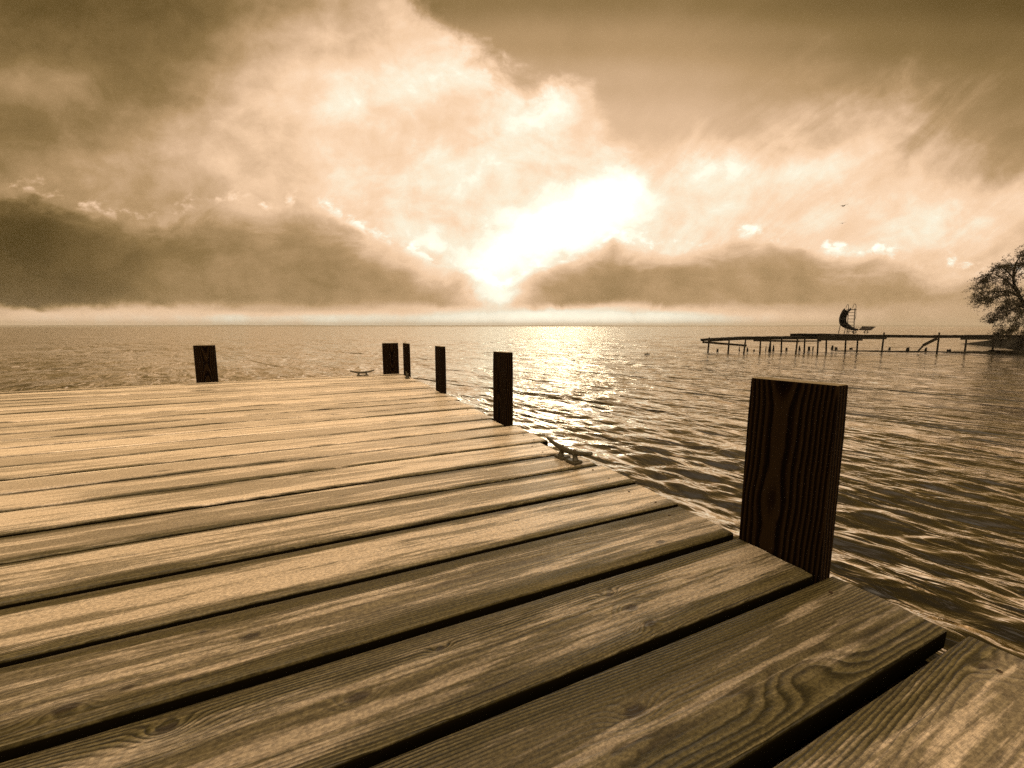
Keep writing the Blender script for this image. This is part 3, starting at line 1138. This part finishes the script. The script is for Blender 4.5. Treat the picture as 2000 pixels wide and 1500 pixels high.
m = MB()
for k in range(5):
    t = k / 4
    p, q = B(1112 - 26 * t, 866 + 66 * t, -0.10 + 0.14 * t), B(1400 - 44 * t, 874 + 66 * t, -0.10 + 0.14 * t)
    m.beam(p, q, 0.022, 0.044)
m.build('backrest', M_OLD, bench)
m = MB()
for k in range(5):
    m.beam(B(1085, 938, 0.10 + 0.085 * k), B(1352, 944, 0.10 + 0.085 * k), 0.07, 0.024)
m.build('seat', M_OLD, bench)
for zx, s_ in ((1045, 1), (1300, 1)):
    m = MB()
    m.tube(spline([B(zx - 45, 950, 0.0), B(zx - 14, 975, 0.02), B(zx - 6, 990, 0.03), B(zx - 30, 1000, 0.0), B(zx - 48, 1022, -0.02)], 5), 0.017, 6)
    m.tube(spline([B(zx + 50, 950, 0.42), B(zx + 16, 975, 0.40), B(zx + 6, 990, 0.40), B(zx + 30, 1000, 0.42), B(zx + 48, 1022, 0.45)], 5), 0.017, 6)
    m.tube([B(zx - 8, 985, 0.02), B(zx + 8, 985, 0.41)], 0.014, 6)
    m.build('leg_frame', M_STEEL, bench)
m = MB()
m.tube(spline([B(1085, 880, -0.08), B(1040, 878, 0.1), B(990, 886, 0.3), B(984, 905, 0.38), B(1030, 945, 0.4)], 6), 0.013, 6)
m.build('armrest', M_STEEL, bench)

# ------------------------------------------------------------------ broken pilings standing in the water round the pier
STUMPS = [
    (1401, 687, 5, 5, 'small split stump left of the sagging stringer, at the pier tip'),
    (1444, 686, 3, 8, 'thin spike of an old piling just left of the third pier post'),
    (1460, 686, 4, 6, 'stubby stump just right of the third pier post'),
    (1472.5, 686, 4, 3, 'low flat stump between the third and fourth pier posts'),
    (1495.5, 685, 3, 8, 'short spike left of the tall broken piling under the pier'),
    (1503, 686, 6, 19, 'tallest broken piling, rising to the walkway from a wide foot'),
    (1510.5, 685, 4, 8, 'leaning stump right of the tall broken piling'),
    (1536, 684, 5, 4, 'low pointed stump right of the fifth pier post'),
    (1561.5, 684, 5, 7, 'ragged stump just right of the sixth pier post'),
    (1580, 684, 6, 6, 'rounded fat stump between two posts left of the platform'),
    (1587.5, 684, 3, 6, 'slim stump beside the rounded fat one'),
    (1625, 682.5, 5, 7, 'cone shaped stump under the left half of the platform'),
    (1633, 682.5, 7, 4, 'broad low stump beside the cone shaped one'),
    (1662, 682.5, 8, 3, 'flat remnant under the slide ladder, low in the water'),
    (1737, 684, 5, 5, 'lone low stump right of the bench, near the shore side'),
    (1772.5, 685, 7, 5, 'double-headed stump left of the broken brace'),
    (1807.5, 687, 5, 7, 'squat stump right of the broken brace foot'),
    (1853, 687, 9, 4, 'flat remnant with a raised end near the shore'),
]
for (px, py, w, hh, lab) in STUMPS:
    d0 = min(ahead(px, py, LAKE), 30)
    mp = d0 / FPX
    p = at(px, py, d0)
    r0, ht = w * mp * 0.72, hh * mp * 1.1
    vs, fs = [], []
    NSEG = 9
    lean = rnd.uniform(-0.12, 0.12)
    rowsN = 6
    sq = 0.28 if hh > 2 * w else 0.42
    for k in range(rowsN):
        t = k / (rowsN - 1)
        for s_ in range(NSEG):
            a = 2 * math.pi * s_ / NSEG
            rr_ = r0 * (1 - (1 - sq) * t ** 0.7) * (1 + 0.28 * noise.noise(Vector((math.cos(a) * 1.5 + px, math.sin(a) * 1.5, t * 2))))
            z = -0.4 + (ht + 0.4) * t
            if k == rowsN - 1:
                z += ht * 0.75 * noise.noise(Vector((a * 1.3, px, 0)))
            vs.append((rr_ * math.cos(a) + lean * z, rr_ * math.sin(a), z))
    for k in range(rowsN - 1):
        for s_ in range(NSEG):
            s2 = (s_ + 1) % NSEG
            fs.append((k * NSEG + s_, k * NSEG + s2, (k + 1) * NSEG + s2, (k + 1) * NSEG + s_))
    fs.append(tuple((rowsN - 1) * NSEG + s_ for s_ in range(NSEG)))
    m = MB()
    m.add(vs, fs)
    tag(m.build('piling_stump', M_OLD, None, (p.x, p.y, LAKE)), lab, 'stump', 'broken pilings in the water round the old pier')

# ------------------------------------------------------------------ shore at the right: bank, boulders, tree
m = MB()
bank = [(1640, 686.2, 0.02), (1700, 686.5, 0.03), (1760, 687, 0.035), (1830, 688.5, 0.05), (1880, 690, 0.07), (1920, 690.5, 0.10), (1952, 691, 0.12), (1957, 691.5, 0.20), (1990, 693, 0.20), (2040, 694, 0.24), (2120, 695, 0.4), (2300, 697, 0.7), (2600, 700, 0.9)]
vs, fs = [], []
pl = []
for (x0, y0, h0), (x1, y1, h1_) in zip(bank, bank[1:]):
    for k in range(6):
        t = k / 6
        pl.append((x0 + (x1 - x0) * t, y0 + (y1 - y0) * t, h0 + (h1_ - h0) * t))
pl.append(bank[-1])
for (px, py, h0) in pl:
    d0 = ahead(px, py, LAKE)
    p = at(px, py, d0)
    jit = 1 + 0.6 * noise.noise(Vector((px * 0.11, 3, 1)))
    deep = 0.5 + 20 * max(0, (px - 2090) / 520)
    for dd, z in ((-0.25, -0.5), (0, 0.0), (0.06, h0 * 0.75 * jit), (0.2 + deep * 0.1, h0 * jit), (deep * 0.6 + 0.4, h0 * jit * 1.0), (deep + 0.9, -0.5)):
        q = p + AWAY * dd
        vs.append((q.x, q.y, LAKE + z))
for k in range(len(pl) - 1):
    for j in range(5):
        fs.append((k * 6 + j, (k + 1) * 6 + j, (k + 1) * 6 + j + 1, k * 6 + j + 1))
m.add(vs, fs)
tag(m.build('shore', M_STONE), kind='structure')

# willow, bare-limbed with thin autumn leaves, leaning over the pier from the bank
TD = 27.5
tree_o = at(2040, 690, TD)
tree_o.z = LAKE + 0.2
tree = tag(empty('tree', tree_o), 'thin-leaved autumn willow hanging over the pier from the shore at the right edge', 'tree')
trunk, crown, twigs = MB(), MB(), MB()


def T(px, py, dd=0.0):
    if px < 2000:
        px = 2000 + (px - 2000) * 0.86
    return at(px, py, TD + dd) - tree_o


limbs = []
tr = spline([Vector((0, 0, -0.6)), Vector((-0.05, 0, 0.6)), T(2030, 640), T(2012, 607)], 6)
trunk.tube(tr, [0.30 - 0.14 * i / (len(tr) - 1) for i in range(len(tr))], 12)
LIMB = [
    ([(2012, 607), (1996, 588), (1986, 572), (1976, 548), (1980, 518), (1992, 500)], 0.0, 0.12),
    ([(1990, 580), (1965, 570), (1940, 569), (1915, 570), (1900, 564)], 0.5, 0.075),
    ([(1972, 571), (1945, 578), (1922, 582), (1903, 583)], -0.7, 0.06),
    ([(2012, 608), (1992, 598), (1970, 606), (1948, 611), (1932, 618)], 0.9, 0.07),
    ([(1986, 572), (1965, 552), (1945, 540), (1925, 534), (1914, 541)], 1.4, 0.055),
    ([(1978, 545), (1960, 528), (1948, 522)], -1.0, 0.04),
    ([(1976, 540), (1990, 520), (2005, 508)], 0.6, 0.05),
    ([(2012, 607), (2030, 570), (2050, 530), (2065, 505)], 0.6, 0.12),
    ([(2030, 640), (2060, 600), (2100, 570), (2130, 560)], 0.2, 0.11),
    ([(2040, 560), (2020, 530), (2010, 512), (2015, 495)], -0.8, 0.07),
    ([(2060, 600), (2085, 560), (2100, 520)], 1.2, 0.08),
    ([(2012, 610), (2000, 605), (1985, 622), (1968, 640)], -1.2, 0.05),
    ([(1996, 588), (1988, 596), (1975, 592), (1955, 596)], 1.8, 0.05),
    ([(2000, 600), (2010, 640), (1998, 660), (1990, 682)], -0.5, 0.03),
    ([(1970, 606), (1955, 625), (1943, 645), (1938, 655)], 0.4, 0.02),
]
LR = random.Random(4)


def leafy(p, dirv, n):
    for _ in range(n):
        q = p + Vector((LR.gauss(0, .055), LR.gauss(0, .055), LR.gauss(0, .055)))
        a = Vector((LR.gauss(0, 1), LR.gauss(0, 1), LR.gauss(-0.5, 0.8))).normalized()
        bq = a.orthogonal().normalized()
        bq = (bq + a.cross(bq) * LR.uniform(-1, 1)).normalized()
        l, w_ = LR.uniform(0.05, 0.10), LR.uniform(0.014, 0.026)
        crown.add([q - bq * w_ * 0.3, q + a * l * 0.5 - bq * w_, q + a * l, q + a * l * 0.5 + bq * w_], [(0, 1, 2, 3)])


def twig(p, d_, L, r, lvl):
    pts = [p.copy()]
    n = 6
    v = d_.normalized()
    for k in range(n):
        v = (v + Vector((LR.gauss(0, .22), LR.gauss(0, .22), LR.gauss(-.10, .16)))).normalized()
        pts.append(pts[-1] + v * L / n)
    twigs.tube(pts, [r * (1 - 0.75 * k / n) for k in range(n + 1)], 4, cap=False)
    if lvl > 0:
        for k in range(2, n + 1):
            if LR.random() < 0.8:
                dd = (v + Vector((LR.gauss(0, .8), LR.gauss(0, .8), LR.gauss(-.05, .6)))).normalized()
                twig(pts[k], dd, L * LR.uniform(.4, .75), r * 0.55, lvl - 1)
    else:
        # clumps of leaves with gaps
        for k in range(1, n + 1):
            if LR.random() < 0.58:
                leafy(pts[k], v, LR.randint(3, 5))


for pts, dep, r in LIMB:
    P3 = [T(x, y, dep * (i / (len(pts) - 1)) ** 0.8) for i, (x, y) in enumerate(pts)]
    sp_ = spline(P3, 5)
    N_ = len(sp_)
    trunk.tube(sp_, [r * (1 - 0.80 * i / (N_ - 1)) for i in range(N_)], 7)
    for i in range(3, N_):
        for _q in range(2):
            tdir = (sp_[i] - sp_[i - 1]).normalized()
            dd = (tdir * 0.6 + Vector((LR.gauss(0, .8), LR.gauss(0, .8), LR.gauss(.05, .7)))).normalized()
            twig(sp_[i], dd, LR.uniform(.35, .80), 0.014, 1)
    for _ in range(5):
        twig(sp_[-1], (sp_[-1] - sp_[-3]).normalized() + Vector((LR.gauss(0, .4), LR.gauss(0, .4), LR.gauss(-.1, .4))), LR.uniform(.25, .55), 0.012, 1)
# hanging switches
for (x, y, dep) in [(1935, 600, .3), (1925, 590, -.2), (1950, 610, .8), (1962, 612, -.4), (1978, 620, 0.2), (1990, 630, .6), (1945, 590, 1.0), (1998, 640, -.3), (1984, 640, .1), (1970, 625, 1.2), (2010, 640, .5), (2030, 620, .9), (2060, 620, .4), (1930, 560, .5), (1958, 600, -.8), (1990, 612, 1.4)]:
    p = T(x, y, dep)
    pts = [p]
    L = LR.uniform(0.6, 1.5)
    for k in range(8):
        pts.append(pts[-1] + Vector((LR.gauss(0, .035), LR.gauss(0, .035), -L / 8)))
    twigs.tube(pts, [0.008 * (1 - 0.6 * k / 8) for k in range(9)], 4, cap=False)
    for k in range(1, 9):
        if LR.random() < 0.7:
            leafy(pts[k], Vector((0, 0, -1)), LR.randint(2, 5))
trunk.v += []
n0 = len(trunk.v)
trunk.v += twigs.v
trunk.f += [tuple(i + n0 for i in f) for f in twigs.f]
trunk.m += twigs.m
trunk.sm += twigs.sm
trunk.build('trunk', M_BARK, tree)
crown.build('crown', M_LEAF, tree)


# ------------------------------------------------------------------ birds
def gull(loc, rz, roll, span, label):
    g = MB()
    s = span / 1.2
    body = [(-0.24, 0.0, 0.004), (-0.17, 0.0, 0.03), (-0.05, -0.008, 0.062), (0.08, -0.005, 0.060), (0.16, 0.01, 0.042), (0.21, 0.015, 0.036), (0.245, 0.012, 0.020), (0.275, 0.006, 0.006)]
    g.tube([(x * s, 0, z * s) for x, z, r in body], [r * s for x, z, r in body], 10)
    for sg in (-1, 1):
        sec = [(0.0, 0.02, 0.0, 0.10), (0.17, 0.03, 0.075, 0.095), (0.30, 0.02, 0.10, 0.08), (0.45, -0.02, 0.085, 0.06), (0.60, -0.10, 0.055, 0.012)]
        vs, fs = [], []
        for (yy, xx, zz, ch) in sec:
            vs += [((xx + ch) * s, sg * yy * s, (zz) * s), (xx * s, sg * yy * s, (zz + 0.014) * s), ((xx - ch) * s, sg * yy * s, (zz - 0.004) * s), (xx * s, sg * yy * s, (zz - 0.008) * s)]
        for k in range(len(sec) - 1):
            for j in range(4):
                j2_ = (j + 1) % 4
                f = (k * 4 + j, (k + 1) * 4 + j, (k + 1) * 4 + j2_, k * 4 + j2_)
                fs.append(f if sg > 0 else f[::-1])
        fs.append((16, 17, 18, 19))
        g.add(vs, fs, 0, True)
    vs = [(-0.20 * s, -0.02 * s, 0), (-0.20 * s, 0.02 * s, 0), (-0.33 * s, 0.06 * s, 0.0), (-0.33 * s, -0.06 * s, 0.0),
          (-0.20 * s, -0.02 * s, 0.012 * s), (-0.20 * s, 0.02 * s, 0.012 * s), (-0.33 * s, 0.06 * s, 0.006 * s), (-0.33 * s, -0.06 * s, 0.006 * s)]
    g.add(vs, [(0, 1, 2, 3), (7, 6, 5, 4), (0, 4, 5, 1), (1, 5, 6, 2), (2, 6, 7, 3), (3, 7, 4, 0)])
    o = g.build('gull', M_FEATHER, None, loc)
    o.rotation_euler = (roll, 0, rz)
    return tag(o, label, 'bird', 'gulls gliding over the lake')


gull(at(1648, 402, 60), -YAW + rad(100), rad(-14), 1.3, 'larger dark gull gliding with tilted outspread wings above the slide')
gull(at(1646, 436, 72), -YAW + rad(70), rad(-8), 1.05, 'tiny far gull gliding just below the larger one')


def duck(px, py, rz, label, k=1.0):
    p = ground(px, py, LAKE)
    g = MB()
    body = [(-0.24, 0.075, 0.012), (-0.18, 0.055, 0.05), (-0.08, 0.03, 0.088), (0.04, 0.025, 0.092), (0.13, 0.045, 0.065), (0.165, 0.09, 0.038), (0.172, 0.145, 0.031), (0.18, 0.185, 0.038), (0.205, 0.20, 0.036), (0.235, 0.195, 0.024), (0.262, 0.186, 0.014), (0.295, 0.18, 0.010)]
    g.tube([(x * k, 0, z * k) for x, z, r in body], [r * k for x, z, r in body], 10)
    o = g.build('duck', M_DUCK, None, (p.x, p.y, LAKE + 0.01))
    o.rotation_euler = (0, 0, rz)
    return tag(o, label, 'duck', 'ducks floating on the lake')


duck(1261.3, 692.5, -YAW + rad(15), 'small dark waterbird swimming left of its neighbour, between the dock and the old pier', 0.42)
duck(1266.5, 692.3, -YAW + rad(200), 'small dark waterbird right beside its neighbour, the one nearer the old pier', 0.42)
duck(1117.2, 704.5, -YAW + rad(80), 'tiny dark duck in the sun glitter, left one of its pair', 0.3)
duck(1121.0, 704.3, -YAW + rad(100), 'tiny dark duck in the sun glitter, right one of its pair', 0.3)

# ------------------------------------------------------------------ the misty air over the lake
mh = bpy.data.materials.new('mist')
mh.use_nodes = True
mh.node_tree.nodes.clear()
o_ = mh.node_tree.nodes.new('ShaderNodeOutputMaterial')
pv_ = mh.node_tree.nodes.new('ShaderNodeVolumePrincipled')
pv_.inputs['Color'].default_value = (1.0, 0.90, 0.74, 1)
pv_.inputs['Density'].default_value = 0.00045
pv_.inputs['Anisotropy'].default_value = 0.4
mh.node_tree.links.new(pv_.outputs[0], o_.inputs['Volume'])
m = MB()
m.box((0, 0, 8.9), (3300, 0, 0), (0, 3300, 0), (0, 0, 12.1))
tag(m.build('haze', mh), kind='stuff')

# ------------------------------------------------------------------ picture settings
sc.view_settings.view_transform = 'Standard'
sc.view_settings.look = 'None'
sc.view_settings.exposure = 0.0
sc.view_settings.gamma = 1.0
sc.render.engine = 'CYCLES'
sc.cycles.use_denoising = False
sc.cycles.denoiser = 'OPENIMAGEDENOISE'
sc.cycles.denoising_input_passes = 'RGB_ALBEDO_NORMAL'
sc.cycles.max_bounces = 6
sc.cycles.caustics_reflective = False
sc.cycles.caustics_refractive = False
sc.cycles.sample_clamp_indirect = 6.0
